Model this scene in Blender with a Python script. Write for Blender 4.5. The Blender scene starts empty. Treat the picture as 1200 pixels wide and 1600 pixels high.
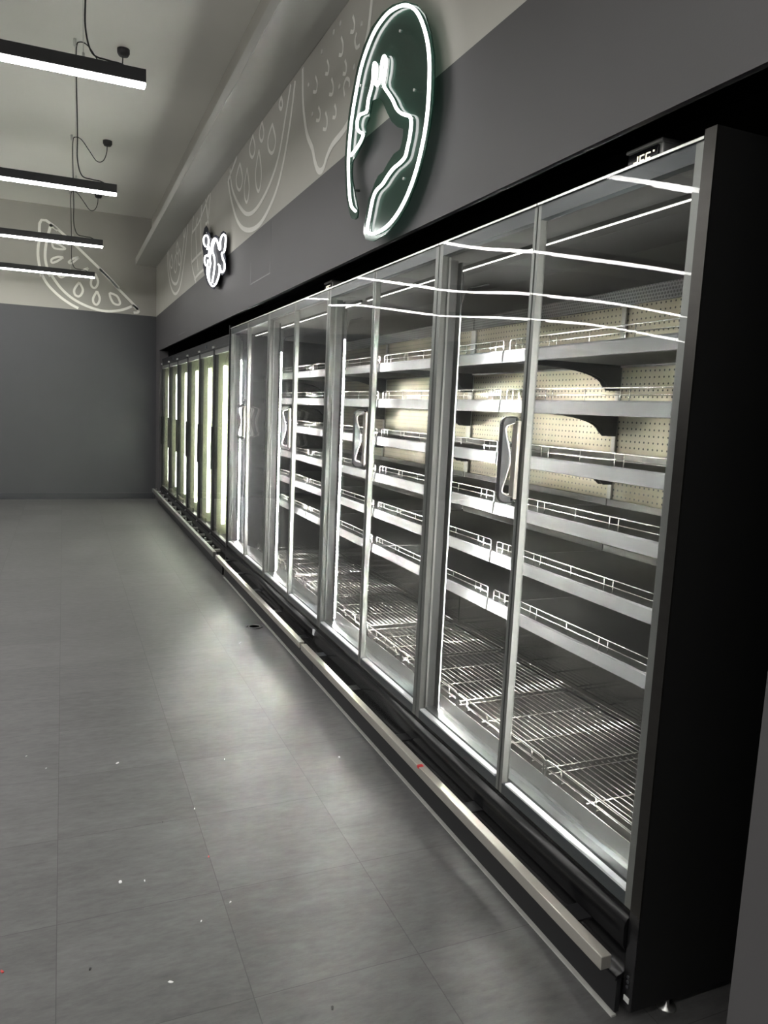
import bpy, math, random
from mathutils import Vector, Matrix
random.seed(7)
S = bpy.context.scene
COL = S.collection

# ------------------------------------------------------------------ camera, world, exposure
cam_data = bpy.data.cameras.new('camera')
cam_data.sensor_fit = 'VERTICAL'
cam_data.sensor_height = 36.0
cam_data.sensor_width = 27.0
cam_data.lens = 26.427
cam_data.clip_start = 0.02
cam = bpy.data.objects.new('camera', cam_data)
COL.objects.link(cam)
_r = Vector((0.9203443, -0.3885457, 0.0447055))
_u = Vector((0.0112173, 0.1404804, 0.9900199))
_f = Vector((0.3909482, 0.9106577, -0.1336488))
cam.matrix_world = Matrix(((_r.x, _u.x, -_f.x, -1.26663), (_r.y, _u.y, -_f.y, -1.30706), (_r.z, _u.z, -_f.z, 1.4727), (0, 0, 0, 1)))
S.camera = cam
S.view_settings.view_transform = 'Standard'
S.view_settings.look = 'None'
S.view_settings.gamma = 1.0
S.view_settings.use_curve_mapping = False
S.view_settings.exposure = 1.6
wd = bpy.data.worlds.new('world')
S.world = wd
wd.use_nodes = True
wd.node_tree.nodes['Background'].inputs[0].default_value = (0.9, 0.92, 1, 1)
wd.node_tree.nodes['Background'].inputs[1].default_value = 0.0
cy = S.cycles
cy.max_bounces = 10
cy.diffuse_bounces = 4
cy.glossy_bounces = 5
cy.transparent_max_bounces = 40
cy.caustics_reflective = False
cy.caustics_refractive = False
cy.sample_clamp_indirect = 4.0
cy.use_denoising = True

CABINET_LED_REAR_FILL = 20.0
# light strengths of the lamps themselves
PENDANT, CABINET_LED, CANOPY_LED, FREEZER_LED, NEON_LIGHT = 17.5, 520.0, 2.0, 20.0, 2.4

# ------------------------------------------------------------------ materials
def nt(name):
    m = bpy.data.materials.new(name); m.use_nodes = True
    return m, m.node_tree.nodes, m.node_tree.links, m.node_tree.nodes['Principled BSDF']
def mat(name, col, rough=0.5, metal=0.0, var=0.0, scale=8.0, spec=0.5, bump=0.0, stretch=(1, 1, 1)):
    m, N, L, b = nt(name)
    b.inputs['Base Color'].default_value = (*col, 1); b.inputs['Roughness'].default_value = rough
    b.inputs['Metallic'].default_value = metal; b.inputs['Specular IOR Level'].default_value = spec
    if var or bump:
        tc = N.new('ShaderNodeTexCoord'); mp = N.new('ShaderNodeMapping'); mp.inputs['Scale'].default_value = stretch
        L.new(tc.outputs['Object'], mp.inputs[0])
        n = N.new('ShaderNodeTexNoise'); n.inputs['Scale'].default_value = scale; n.inputs['Detail'].default_value = 5
        L.new(mp.outputs[0], n.inputs['Vector'])
        r = N.new('ShaderNodeMapRange'); r.inputs[3].default_value = 1 - var; r.inputs[4].default_value = 1 + var
        L.new(n.outputs['Fac'], r.inputs[0])
        mx = N.new('ShaderNodeVectorMath'); mx.operation = 'SCALE'; mx.inputs[0].default_value = col
        L.new(r.outputs[0], mx.inputs['Scale']); L.new(mx.outputs[0], b.inputs['Base Color'])
        if bump:
            bp = N.new('ShaderNodeBump'); bp.inputs['Strength'].default_value = bump; bp.inputs['Distance'].default_value = 0.01
            L.new(n.outputs['Fac'], bp.inputs['Height']); L.new(bp.outputs[0], b.inputs['Normal'])
    return m
def emit(name, col, strength, dots=None):
    m, N, L, b = nt(name); N.remove(b)
    e = N.new('ShaderNodeEmission'); e.inputs[0].default_value = (*col, 1); e.inputs[1].default_value = strength
    if dots:
        tc = N.new('ShaderNodeTexCoord'); sp = N.new('ShaderNodeSeparateXYZ'); L.new(tc.outputs['Object'], sp.inputs[0])
        a = N.new('ShaderNodeMath'); a.operation = 'PINGPONG'; a.inputs[1].default_value = dots / 2; L.new(sp.outputs[2], a.inputs[0])
        r = N.new('ShaderNodeMapRange'); r.inputs[1].default_value = dots * .20; r.inputs[2].default_value = dots * .34
        r.inputs[3].default_value = strength * 2.4; r.inputs[4].default_value = strength * .12
        L.new(a.outputs[0], r.inputs[0]); L.new(r.outputs[0], e.inputs[1])
    L.new(e.outputs[0], N['Material Output'].inputs[0])
    return m
def glass(name, tint=(.97, .975, .97), wave=0.0, haze=0.0, refl=1.0, f0=.04):
    m, N, L, b = nt(name); N.remove(b)
    tr = N.new('ShaderNodeBsdfTransparent'); tr.inputs[0].default_value = (*tint, 1)
    gl = N.new('ShaderNodeBsdfGlossy'); gl.inputs['Roughness'].default_value = 0.0
    lw = N.new('ShaderNodeLayerWeight'); lw.inputs[0].default_value = 0.5
    p = N.new('ShaderNodeMath'); p.operation = 'POWER'; p.inputs[1].default_value = 5; L.new(lw.outputs['Facing'], p.inputs[0])
    r = N.new('ShaderNodeMapRange'); r.inputs[3].default_value = f0 * refl; r.inputs[4].default_value = refl; L.new(p.outputs[0], r.inputs[0])
    mx = N.new('ShaderNodeMixShader'); L.new(r.outputs[0], mx.inputs[0]); L.new(tr.outputs[0], mx.inputs[1]); L.new(gl.outputs[0], mx.inputs[2])
    tc = N.new('ShaderNodeTexCoord')
    if wave:
        n = N.new('ShaderNodeTexNoise'); n.inputs['Scale'].default_value = 1.6; n.inputs['Detail'].default_value = 0
        L.new(tc.outputs['Object'], n.inputs['Vector'])
        bp = N.new('ShaderNodeBump'); bp.inputs['Strength'].default_value = 1.0; bp.inputs['Distance'].default_value = wave
        L.new(n.outputs['Fac'], bp.inputs['Height']); L.new(bp.outputs[0], gl.inputs['Normal'])
    out = mx.outputs[0]
    if haze:
        n2 = N.new('ShaderNodeTexNoise'); n2.inputs['Scale'].default_value = 5; n2.inputs['Detail'].default_value = 6
        L.new(tc.outputs['Object'], n2.inputs['Vector'])
        r2 = N.new('ShaderNodeMapRange'); r2.inputs[1].default_value = .48; r2.inputs[2].default_value = .8; r2.inputs[3].default_value = haze * .3; r2.inputs[4].default_value = haze * 2
        L.new(n2.outputs['Fac'], r2.inputs[0])
        df = N.new('ShaderNodeBsdfDiffuse'); df.inputs[0].default_value = (.8, .82, .82, 1)
        m2 = N.new('ShaderNodeMixShader'); L.new(r2.outputs[0], m2.inputs[0]); L.new(out, m2.inputs[1]); L.new(df.outputs[0], m2.inputs[2]); out = m2.outputs[0]
    L.new(out, N['Material Output'].inputs[0])
    return m
def tinted(name, col, tint, k):
    m, N, L, b = nt(name)
    b.inputs['Base Color'].default_value = (*col, 1); b.inputs['Roughness'].default_value = .12
    tr = N.new('ShaderNodeBsdfTransparent'); tr.inputs[0].default_value = (*tint, 1)
    mx = N.new('ShaderNodeMixShader'); mx.inputs[0].default_value = 1 - k
    L.new(tr.outputs[0], mx.inputs[1]); L.new(b.outputs[0], mx.inputs[2]); L.new(mx.outputs[0], N['Material Output'].inputs[0])
    return m
def math_node(N, L, op, a, b=None, clamp=False):
    n = N.new('ShaderNodeMath'); n.operation = op; n.use_clamp = clamp
    for i, v in ((0, a), (1, b)):
        if v is None: continue
        if isinstance(v, (int, float)): n.inputs[i].default_value = v
        else: L.new(v, n.inputs[i])
    return n.outputs[0]
def two_tone(name, up, low, zline):
    m, N, L, b = nt(name)
    tc = N.new('ShaderNodeTexCoord'); sp = N.new('ShaderNodeSeparateXYZ'); L.new(tc.outputs['Object'], sp.inputs[0])
    g = math_node(N, L, 'GREATER_THAN', sp.outputs[2], zline)
    n = N.new('ShaderNodeTexNoise'); n.inputs['Scale'].default_value = 2.5; n.inputs['Detail'].default_value = 4; L.new(tc.outputs['Object'], n.inputs['Vector'])
    mx = N.new('ShaderNodeMix'); mx.data_type = 'RGBA'; L.new(g, mx.inputs[0])
    mx.inputs[6].default_value = (*low, 1); mx.inputs[7].default_value = (*up, 1)
    r = N.new('ShaderNodeMapRange'); r.inputs[3].default_value = .94; r.inputs[4].default_value = 1.06; L.new(n.outputs['Fac'], r.inputs[0])
    v = N.new('ShaderNodeVectorMath'); v.operation = 'SCALE'; L.new(mx.outputs[2], v.inputs[0]); L.new(r.outputs[0], v.inputs['Scale'])
    L.new(v.outputs[0], b.inputs['Base Color']); b.inputs['Roughness'].default_value = .55; b.inputs['Specular IOR Level'].default_value = .3
    n3 = N.new('ShaderNodeTexNoise'); n3.inputs['Scale'].default_value = 180; L.new(tc.outputs['Object'], n3.inputs['Vector'])
    bp = N.new('ShaderNodeBump'); bp.inputs['Strength'].default_value = .08; bp.inputs['Distance'].default_value = .002
    L.new(n3.outputs['Fac'], bp.inputs['Height']); L.new(bp.outputs[0], b.inputs['Normal'])
    return m
def floor_material():
    m, N, L, b = nt('slate_vinyl_tiles')
    tc = N.new('ShaderNodeTexCoord'); sp = N.new('ShaderNodeSeparateXYZ'); L.new(tc.outputs['Object'], sp.inputs[0])
    u = math_node(N, L, 'DIVIDE', math_node(N, L, 'ADD', sp.outputs[0], 1.30 + .457 * 40), .457)
    v = math_node(N, L, 'DIVIDE', math_node(N, L, 'ADD', sp.outputs[1], -1.257 + .446 * 40), .446)
    cu, cv = math_node(N, L, 'FLOOR', u), math_node(N, L, 'FLOOR', v)
    cb = N.new('ShaderNodeCombineXYZ'); L.new(cu, cb.inputs[0]); L.new(cv, cb.inputs[1])
    wn = N.new('ShaderNodeTexWhiteNoise'); wn.noise_dimensions = '2D'; L.new(cb.outputs[0], wn.inputs['Vector'])
    # streaky slate print, shifted on every tile
    sh = N.new('ShaderNodeVectorMath'); sh.operation = 'MULTIPLY_ADD'; L.new(wn.outputs['Color'], sh.inputs[0]); sh.inputs[1].default_value = (9, 9, 9); L.new(tc.outputs['Object'], sh.inputs[2])
    mp = N.new('ShaderNodeMapping'); mp.inputs['Scale'].default_value = (1.3, 3.6, 1); mp.inputs['Rotation'].default_value = (0, 0, .25); L.new(sh.outputs[0], mp.inputs[0])
    n1 = N.new('ShaderNodeTexNoise'); n1.inputs['Scale'].default_value = 2.0; n1.inputs['Detail'].default_value = 8; n1.inputs['Roughness'].default_value = .68; L.new(mp.outputs[0], n1.inputs['Vector'])
    n2 = N.new('ShaderNodeTexNoise'); n2.inputs['Scale'].default_value = 14; n2.inputs['Detail'].default_value = 6; n2.inputs['Roughness'].default_value = .7; L.new(mp.outputs[0], n2.inputs['Vector'])
    a = math_node(N, L, 'MULTIPLY_ADD', n1.outputs['Fac'], 1.35); N_ = a.node; N_.inputs[2].default_value = -0.16
    a2 = N.new('ShaderNodeMath'); a2.operation = 'MULTIPLY_ADD'; L.new(n2.outputs['Fac'], a2.inputs[0]); a2.inputs[1].default_value = .95; L.new(a, a2.inputs[2])
    t = math_node(N, L, 'MULTIPLY', math_node(N, L, 'ADD', wn.outputs['Value'], -.5), .15)
    s = math_node(N, L, 'ADD', a2.outputs[0], t)
    # seams
    fu, fv = math_node(N, L, 'PINGPONG', u, .5), math_node(N, L, 'PINGPONG', v, .5)
    seam = math_node(N, L, 'MAXIMUM', math_node(N, L, 'LESS_THAN', fu, .0028), math_node(N, L, 'LESS_THAN', fv, .0028))
    s2 = math_node(N, L, 'MULTIPLY', s, math_node(N, L, 'ADD', 1.0, math_node(N, L, 'MULTIPLY', seam, -.42)))
    sc = N.new('ShaderNodeVectorMath'); sc.operation = 'SCALE'; sc.inputs[0].default_value = FLOOR_COL; L.new(s2, sc.inputs['Scale'])
    L.new(sc.outputs[0], b.inputs['Base Color'])
    rr = N.new('ShaderNodeMapRange'); rr.inputs[3].default_value = .36; rr.inputs[4].default_value = .62; L.new(n1.outputs['Fac'], rr.inputs[0]); L.new(rr.outputs[0], b.inputs['Roughness'])
    b.inputs['Specular IOR Level'].default_value = .4
    h = math_node(N, L, 'SUBTRACT', n2.outputs['Fac'], math_node(N, L, 'MULTIPLY', seam, 1.5))
    bp = N.new('ShaderNodeBump'); bp.inputs['Strength'].default_value = .12; bp.inputs['Distance'].default_value = .004
    L.new(h, bp.inputs['Height']); L.new(bp.outputs[0], b.inputs['Normal'])
    return m
def perforated(name, col, hole, pitch, r, metal, rough, hexa=False):
    """sheet metal in the YZ plane with punched holes"""
    m, N, L, b = nt(name)
    tc = N.new('ShaderNodeTexCoord'); sp = N.new('ShaderNodeSeparateXYZ'); L.new(tc.outputs['Object'], sp.inputs[0])
    y, z = sp.outputs[1], sp.outputs[2]
    if hexa:
        row = math_node(N, L, 'FLOOR', math_node(N, L, 'DIVIDE', z, pitch * .87))
        y = math_node(N, L, 'ADD', y, math_node(N, L, 'MULTIPLY', math_node(N, L, 'MODULO', row, 2), pitch * .5))
        pz = pitch * .87
    else: pz = pitch
    fy = math_node(N, L, 'SUBTRACT', math_node(N, L, 'FRACT', math_node(N, L, 'DIVIDE', y, pitch)), .5)
    fz = math_node(N, L, 'SUBTRACT', math_node(N, L, 'FRACT', math_node(N, L, 'DIVIDE', z, pz)), .5)
    d = math_node(N, L, 'SQRT', math_node(N, L, 'ADD', math_node(N, L, 'MULTIPLY', fy, fy), math_node(N, L, 'MULTIPLY', fz, fz)))
    g = math_node(N, L, 'LESS_THAN', d, r)
    n = N.new('ShaderNodeTexNoise'); n.inputs['Scale'].default_value = 3; n.inputs['Detail'].default_value = 4; L.new(tc.outputs['Object'], n.inputs['Vector'])
    rg = N.new('ShaderNodeMapRange'); rg.inputs[3].default_value = .8; rg.inputs[4].default_value = 1.2; L.new(n.outputs['Fac'], rg.inputs[0])
    v = N.new('ShaderNodeVectorMath'); v.operation = 'SCALE'; v.inputs[0].default_value = col; L.new(rg.outputs[0], v.inputs['Scale'])
    mx = N.new('ShaderNodeMix'); mx.data_type = 'RGBA'; L.new(g, mx.inputs[0]); L.new(v.outputs[0], mx.inputs[6]); mx.inputs[7].default_value = (*hole, 1)
    L.new(mx.outputs[2], b.inputs['Base Color'])
    L.new(math_node(N, L, 'MULTIPLY', math_node(N, L, 'SUBTRACT', 1.0, g), metal), b.inputs['Metallic'])
    b.inputs['Roughness'].default_value = rough
    return m

FLOOR_COL = (.092, .0905, .0905)
M = dict(
    floor=floor_material(),
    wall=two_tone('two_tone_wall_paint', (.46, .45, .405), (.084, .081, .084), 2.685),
    wall_far=two_tone('two_tone_wall_paint_dimmed', (.33, .32, .29), (.060, .062, .066), 2.685),  # darker copy of the wall paint; the dimmer light is put into its colour
    wall_plain=mat('grey_wall_paint', (.20, .20, .20), .6, var=.05, scale=3),
    ceiling=mat('ceiling_paint', (.78, .77, .72), .7, var=.03, scale=2),
    beam=mat('beam_paint', (.50, .50, .47), .6, var=.03, scale=2),
    niche=mat('unlit_niche_black', (.006, .006, .007), .7, var=.2, scale=3),  # near-black colour stands in for the darkness inside the niche
    dark_trim=mat('dark_baseboard', (.035, .037, .042), .4, var=.1),
    mural=mat('pale_mural_paint', (.84, .83, .78), .6, var=.06, scale=20),
    black=mat('black_sheet_metal', (.008, .008, .009), .26, var=.2, scale=6, spec=.5),
    black_satin=mat('black_satin_metal', (.018, .018, .020), .38, .2, var=.2, scale=5),
    end_side=mat('matt_black_panel', (.006, .006, .006), .6, var=.1),
    end_face=mat('bronze_dark_metal', (.045, .043, .040), .30, .85, var=.18, scale=5, stretch=(1, 1, 6)),
    rail=mat('champagne_rail', (.36, .345, .31), .38, .35, var=.06, scale=30, stretch=(1, 1, 1)),
    rail_dark=mat('dark_steel_rail', (.20, .20, .19), .35, .6, var=.1, scale=10),
    steel=mat('brushed_steel', (.62, .62, .60), .28, .9, var=.08, scale=20, stretch=(1, 6, 1)),
    sill=mat('satin_inner_sill', (.18, .188, .192), .32, .7, var=.12, scale=6, stretch=(1, .3, 1)),
    alu=mat('anodised_aluminium', (.22, .225, .217), .38, .55, var=.05, scale=12),
    alu_dark=mat('grey_mullion_profile', (.07, .072, .072), .4, .5, var=.08, scale=6),
    frame_grey=mat('grey_glass_border', (.045, .053, .06), .3, .2, var=.06, scale=8),
    chrome=mat('chrome_wire', (.60, .59, .57), .2, 1.0, var=.04, scale=30),
    shelf=mat('galvanised_shelf', (.12, .12, .115), .42, .8, var=.1, scale=6),
    strip=mat('price_strip_plastic', (.075, .077, .08), .5, .0, spec=.2, var=.04, scale=12, stretch=(1, .3, 4)),
    bracket=mat('dark_bracket', (.035, .036, .038), .4, .3, var=.1),
    back=perforated('perforated_back_panel', (.33, .305, .235), (.010, .012, .012), .026, .16, 1.0, .30),
    back_low=mat('polished_lower_back', (.24, .235, .225), .12, 1.0, var=.1, scale=5),
    grille=perforated('honeycomb_grille', (.10, .10, .10), (.004, .004, .004), .016, .38, .3, .5, True),
    inner=mat('dark_inner_liner', (.016, .016, .016), .42, .4, var=.15, scale=4),
    upright=mat('slotted_upright', (.34, .34, .32), .35, .7, var=.25, scale=40, stretch=(1, 1, .3)),
    pan=mat('dark_base_pan', (.05, .047, .044), .45, .4, var=.15, scale=5),
    glass_front=glass('front_glass', (.965, .97, .967), wave=.008, haze=.0012, refl=.38),
    glass_back=glass('inner_glass', (.97, .975, .972), wave=.006, haze=.0, refl=.4),
    glass_frz=glass('freezer_glass', (.92, .95, .93), wave=.004, haze=.006),
    acrylic=tinted('green_acrylic', (.022, .062, .046), (.42, .62, .54), .45),
    navy=mat('navy_acrylic', (.004, .006, .018), .6, var=.1, spec=.15),
    plate_edge=mat('clear_acrylic_edge', (.5, .55, .52), .2, var=.1),
    neon=emit('neon_tube_light', (1.0, .99, .97), NEON_LIGHT),
    tube_side=mat('silicone_tube_side', (.75, .75, .76), .4, var=.05),
    pendant=emit('pendant_diffuser', (1.0, .985, .955), PENDANT),
    led=emit('cabinet_led_dots', (1.0, .978, .92), CABINET_LED, dots=.022),
    led_rear_fill=emit('cabinet_led_rear_fill', (1.0, .965, .84), CABINET_LED_REAR_FILL, dots=.022),
    canopy=emit('canopy_led', (1.0, .98, .88), CANOPY_LED),
    frz_led=emit('freezer_led', (1.0, .99, .86), FREEZER_LED, dots=.018),
    frz_back=mat('freezer_liner', (.66, .68, .45), .4, .1, var=.08, scale=3),
    housing=mat('black_lamp_housing', (.028, .028, .03), .45, .3, var=.1),
    cord=mat('black_cord', (.012, .012, .013), .6, var=.1),
    grey_plastic=mat('grey_plastic_case', (.62, .63, .61), .35, var=.05),
    screen=mat('black_display_screen', (.006, .006, .007), .15, var=.1),
    digit=emit('amber_white_digits', (1.0, .92, .70), .55),
    white=mat('white_label', (.80, .82, .85), .5, var=.05),
    seal=mat('pale_floor_seal', (.42, .42, .40), .5, var=.2, scale=30),
    handle_dark=mat('dark_grip_plastic', (.028, .029, .031), .35, var=.1),
    rubber=mat('black_rubber_cap', (.012, .012, .012), .5, var=.1),
    red=mat('red_scrap', (.55, .03, .03), .5, var=.1),
    scrap=mat('white_scrap', (.80, .80, .80), .6, var=.1),
    dark_scrap=mat('black_scrap', (.012, .012, .012), .6, var=.1),
    drain=mat('drain_metal', (.10, .10, .10), .4, .6, var=.3, scale=60),
)

# ------------------------------------------------------------------ mesh helpers
class MB:
    def __init__(s): s.v, s.f, s.sm = [], [], []
    def add(s, v, f, smooth=False):
        o = len(s.v); s.v += [tuple(p) for p in v]; s.f += [tuple(i + o for i in q) for q in f]; s.sm += [smooth] * len(f)
        return s
    def box(s, lo, hi):
        x0, y0, z0 = lo; x1, y1, z1 = hi
        return s.add([(x0, y0, z0), (x1, y0, z0), (x1, y1, z0), (x0, y1, z0), (x0, y0, z1), (x1, y0, z1), (x1, y1, z1), (x0, y1, z1)],
                     [(3, 2, 1, 0), (4, 5, 6, 7), (0, 1, 5, 4), (1, 2, 6, 5), (2, 3, 7, 6), (3, 0, 4, 7)])
    def prism(s, poly, axis, a, b, smooth=False):
        """poly: 2-D outline in the two other axes (in x,y,z order), extruded from a to b along axis"""
        def P(p, t):
            q = list(p); q.insert(axis, t); return tuple(q)
        n = len(poly)
        s.add([P(p, a) for p in poly] + [P(p, b) for p in poly],
              [tuple(range(n))[::-1], tuple(range(n, 2 * n))], False)
        o = len(s.v) - 2 * n
        for i in range(n):
            j = (i + 1) % n
            s.f.append((o + i, o + j, o + n + j, o + n + i)); s.sm.append(smooth)
        return s
    def tube(s, pts, r, n=8, closed=False, caps=True):
        pts = [Vector(p) for p in pts]; m = len(pts); V = []; up = None
        for i, p in enumerate(pts):
            a = pts[(i - 1) % m] if closed or i else p; b = pts[(i + 1) % m] if closed or i < m - 1 else p
            t = (b - a).normalized()
            if up is None:
                up = Vector((0, 0, 1)) if abs(t.z) < .9 else Vector((1, 0, 0))
            x = t.cross(up)
            if x.length < 1e-6: x = t.orthogonal()
            x.normalize(); up = x.cross(t).normalized()
            for k in range(n):
                q = 2 * math.pi * k / n
                V.append(p + (x * math.cos(q) + up * math.sin(q)) * r)
        F = []
        for i in range(m if closed else m - 1):
            for k in range(n):
                a, b = i * n, ((i + 1) % m) * n
                F.append((a + k, a + (k + 1) % n, b + (k + 1) % n, b + k))
        s.add(V, F, True)
        if caps and not closed:
            o = len(s.v) - m * n
            s.f += [tuple(o + k for k in range(n))[::-1], tuple(o + (m - 1) * n + k for k in range(n))]; s.sm += [False, False]
        return s
    def ribbon(s, pts, nrm, w, th):
        """painted line: a flat band lying on a wall, w wide and th thick"""
        pts = [Vector(p) for p in pts]; nrm = Vector(nrm); V, F = [], []; m = len(pts)
        for i, p in enumerate(pts):
            t = (pts[min(i + 1, m - 1)] - pts[max(i - 1, 0)]).normalized(); sd = nrm.cross(t).normalized() * w / 2
            V += [p - sd, p + sd, p + sd + nrm * th, p - sd + nrm * th]
        for i in range(m - 1):
            for k in range(4):
                F.append((4 * i + k, 4 * i + (k + 1) % 4, 4 * i + 4 + (k + 1) % 4, 4 * i + 4 + k))
        F += [(0, 3, 2, 1), (4 * m - 4, 4 * m - 3, 4 * m - 2, 4 * m - 1)]
        return s.add(V, F)
    def lathe(s, prof, c, n=24, axis=2):
        V, F = [], []
        for (r, h) in prof:
            for k in range(n):
                q = 2 * math.pi * k / n; p = [r * math.cos(q), r * math.sin(q)]; p.insert(axis, h)
                V.append((p[0] + c[0], p[1] + c[1], p[2] + c[2]))
        for i in range(len(prof) - 1):
            for k in range(n):
                F.append((i * n + k, i * n + (k + 1) % n, (i + 1) * n + (k + 1) % n, (i + 1) * n + k))
        s.add(V, F, True)
        o = len(s.v) - len(prof) * n
        s.f += [tuple(o + k for k in range(n))[::-1], tuple(o + (len(prof) - 1) * n + k for k in range(n))]; s.sm += [False, False]
        return s
    def build(s, name, m, parent=None, bevel=0.0, loc=None):
        me = bpy.data.meshes.new(name); me.from_pydata(s.v, [], s.f); me.update()
        me.polygons.foreach_set('use_smooth', s.sm)
        import bmesh
        bm = bmesh.new(); bm.from_mesh(me); bmesh.ops.recalc_face_normals(bm, faces=bm.faces); bm.to_mesh(me); bm.free()
        me.materials.append(M[m] if isinstance(m, str) else m)
        o = bpy.data.objects.new(name, me); COL.objects.link(o)
        if parent: o.parent = parent
        if loc: o.location = loc
        if bevel:
            b = o.modifiers.new('bevel', 'BEVEL'); b.width = bevel; b.segments = 2; b.limit_method = 'ANGLE'; b.angle_limit = .7
        return o
def smooth_path(pts, k=6, closed=False):
    P = [Vector(p) for p in pts]; out = []; n = len(P)
    for i in range(n if closed else n - 1):
        if closed: a, b, c, d = P[i - 1], P[i], P[(i + 1) % n], P[(i + 2) % n]
        else: a, b, c, d = P[max(i - 1, 0)], P[i], P[i + 1], P[min(i + 2, n - 1)]
        for j in range(k):
            t = j / k
            out.append(.5 * (2 * b + (c - a) * t + (2 * a - 5 * b + 4 * c - d) * t * t + (3 * b - a - 3 * c + d) * t ** 3))
    if not closed: out.append(P[-1])
    return out
def thing(name, label, cat, loc=(0, 0, 0), group=None, rotz=0):
    o = bpy.data.objects.new(name, None); COL.objects.link(o); o.location = loc; o.rotation_euler.z = rotz; o.empty_display_size = .1
    return tag(o, label, cat, group)
def tag(o, label, cat, group=None):
    o['label'] = label; o['category'] = cat
    if group: o['group'] = group
    return o
def struct(o): o['kind'] = 'structure'; return o
def kids(o, pool): return [c for c in pool if c.parent == o]
def copy_tree(o, parent=None):
    c = o.copy(); COL.objects.link(c)
    if parent: c.parent = parent
    for ch in list(o.children): copy_tree(ch, c)
    return c

# traced outlines, in metres on the wall: (along the wall, height)
NEON = [(1.971,2.344),(2.031,2.383),(2.067,2.461),(2.09,2.591),(2.08,2.691),(2.06,2.773),(2.022,2.854),(1.972,2.935),(1.903,2.991),(1.817,3.028),(1.707,3.037),(1.61,3.022),(1.508,2.988),(1.424,2.937),(1.362,2.876),(1.311,2.801),(1.279,2.725),(1.267,2.646),(1.266,2.561),(1.277,2.489),(1.302,2.421),(1.341,2.354),(1.391,2.299),(1.452,2.255),(1.525,2.223),(1.612,2.204),(1.714,2.202),(1.797,2.217),(1.815,2.244),(1.793,2.298),(1.766,2.35),(1.73,2.374),(1.666,2.383),(1.61,2.403),(1.555,2.416),(1.501,2.419),(1.45,2.429),(1.431,2.458),(1.416,2.487),(1.408,2.519),(1.409,2.547),(1.426,2.568),(1.468,2.586),(1.516,2.61),(1.558,2.641),(1.594,2.68),(1.638,2.719),(1.689,2.763),(1.699,2.791),(1.686,2.822),(1.682,2.857),(1.701,2.883),(1.722,2.878),(1.729,2.844),(1.735,2.81),(1.768,2.797),(1.791,2.818),(1.785,2.853),(1.788,2.882),(1.811,2.898),(1.821,2.878),(1.822,2.835),(1.84,2.804),(1.865,2.775),(1.878,2.734),(1.912,2.735),(1.961,2.744),(1.989,2.734),(1.992,2.705),(1.963,2.676),(1.912,2.651),(1.938,2.629),(1.995,2.612),(2.06,2.603)]
PLATE = [(2.048,2.328),(2.075,2.35),(2.135,2.444),(2.178,2.618),(2.167,2.721),(2.145,2.811),(2.106,2.894),(2.055,2.976),(1.983,3.035),(1.893,3.074),(1.777,3.081),(1.668,3.064),(1.549,3.024),(1.442,2.966),(1.359,2.895),(1.304,2.813),(1.265,2.719),(1.254,2.646),(1.252,2.56),(1.271,2.48),(1.301,2.408),(1.359,2.322),(1.437,2.254),(1.522,2.213),(1.64,2.184),(1.769,2.18),(1.865,2.204),(1.897,2.239),(1.892,2.275),(1.872,2.318),(1.846,2.371),(1.812,2.396),(1.791,2.417),(1.751,2.44),(1.695,2.442),(1.652,2.463),(1.593,2.482),(1.534,2.482),(1.52,2.498),(1.508,2.524),(1.508,2.55),(1.564,2.573),(1.627,2.613),(1.679,2.663),(1.732,2.721),(1.779,2.755),(1.809,2.76),(1.853,2.769),(1.868,2.741),(1.884,2.707),(1.925,2.688),(1.914,2.658),(1.949,2.626),(2.017,2.601),(2.072,2.582),(2.075,2.535),(2.062,2.497),(2.016,2.417),(1.972,2.346),(1.981,2.32),(2.009,2.318)]
COW_PLATE = [(6.093,3.027),(6.03,3.066),(5.941,3.069),(5.863,3.032),(5.836,3.001),(5.748,2.972),(5.708,2.919),(5.6,2.9),(5.543,2.905),(5.459,2.899),(5.346,2.865),(5.301,2.839),(5.198,2.869),(5.116,2.866),(5.022,2.836),(4.997,2.775),(5.023,2.713),(5.054,2.681),(4.996,2.626),(5.005,2.545),(5.041,2.516),(5.122,2.515),(5.213,2.541),(5.275,2.523),(5.374,2.473),(5.5,2.451),(5.65,2.488),(5.825,2.532),(5.931,2.606),(6.013,2.665),(6.08,2.739),(6.066,2.841),(6.118,2.902),(6.148,2.977)]
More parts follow.
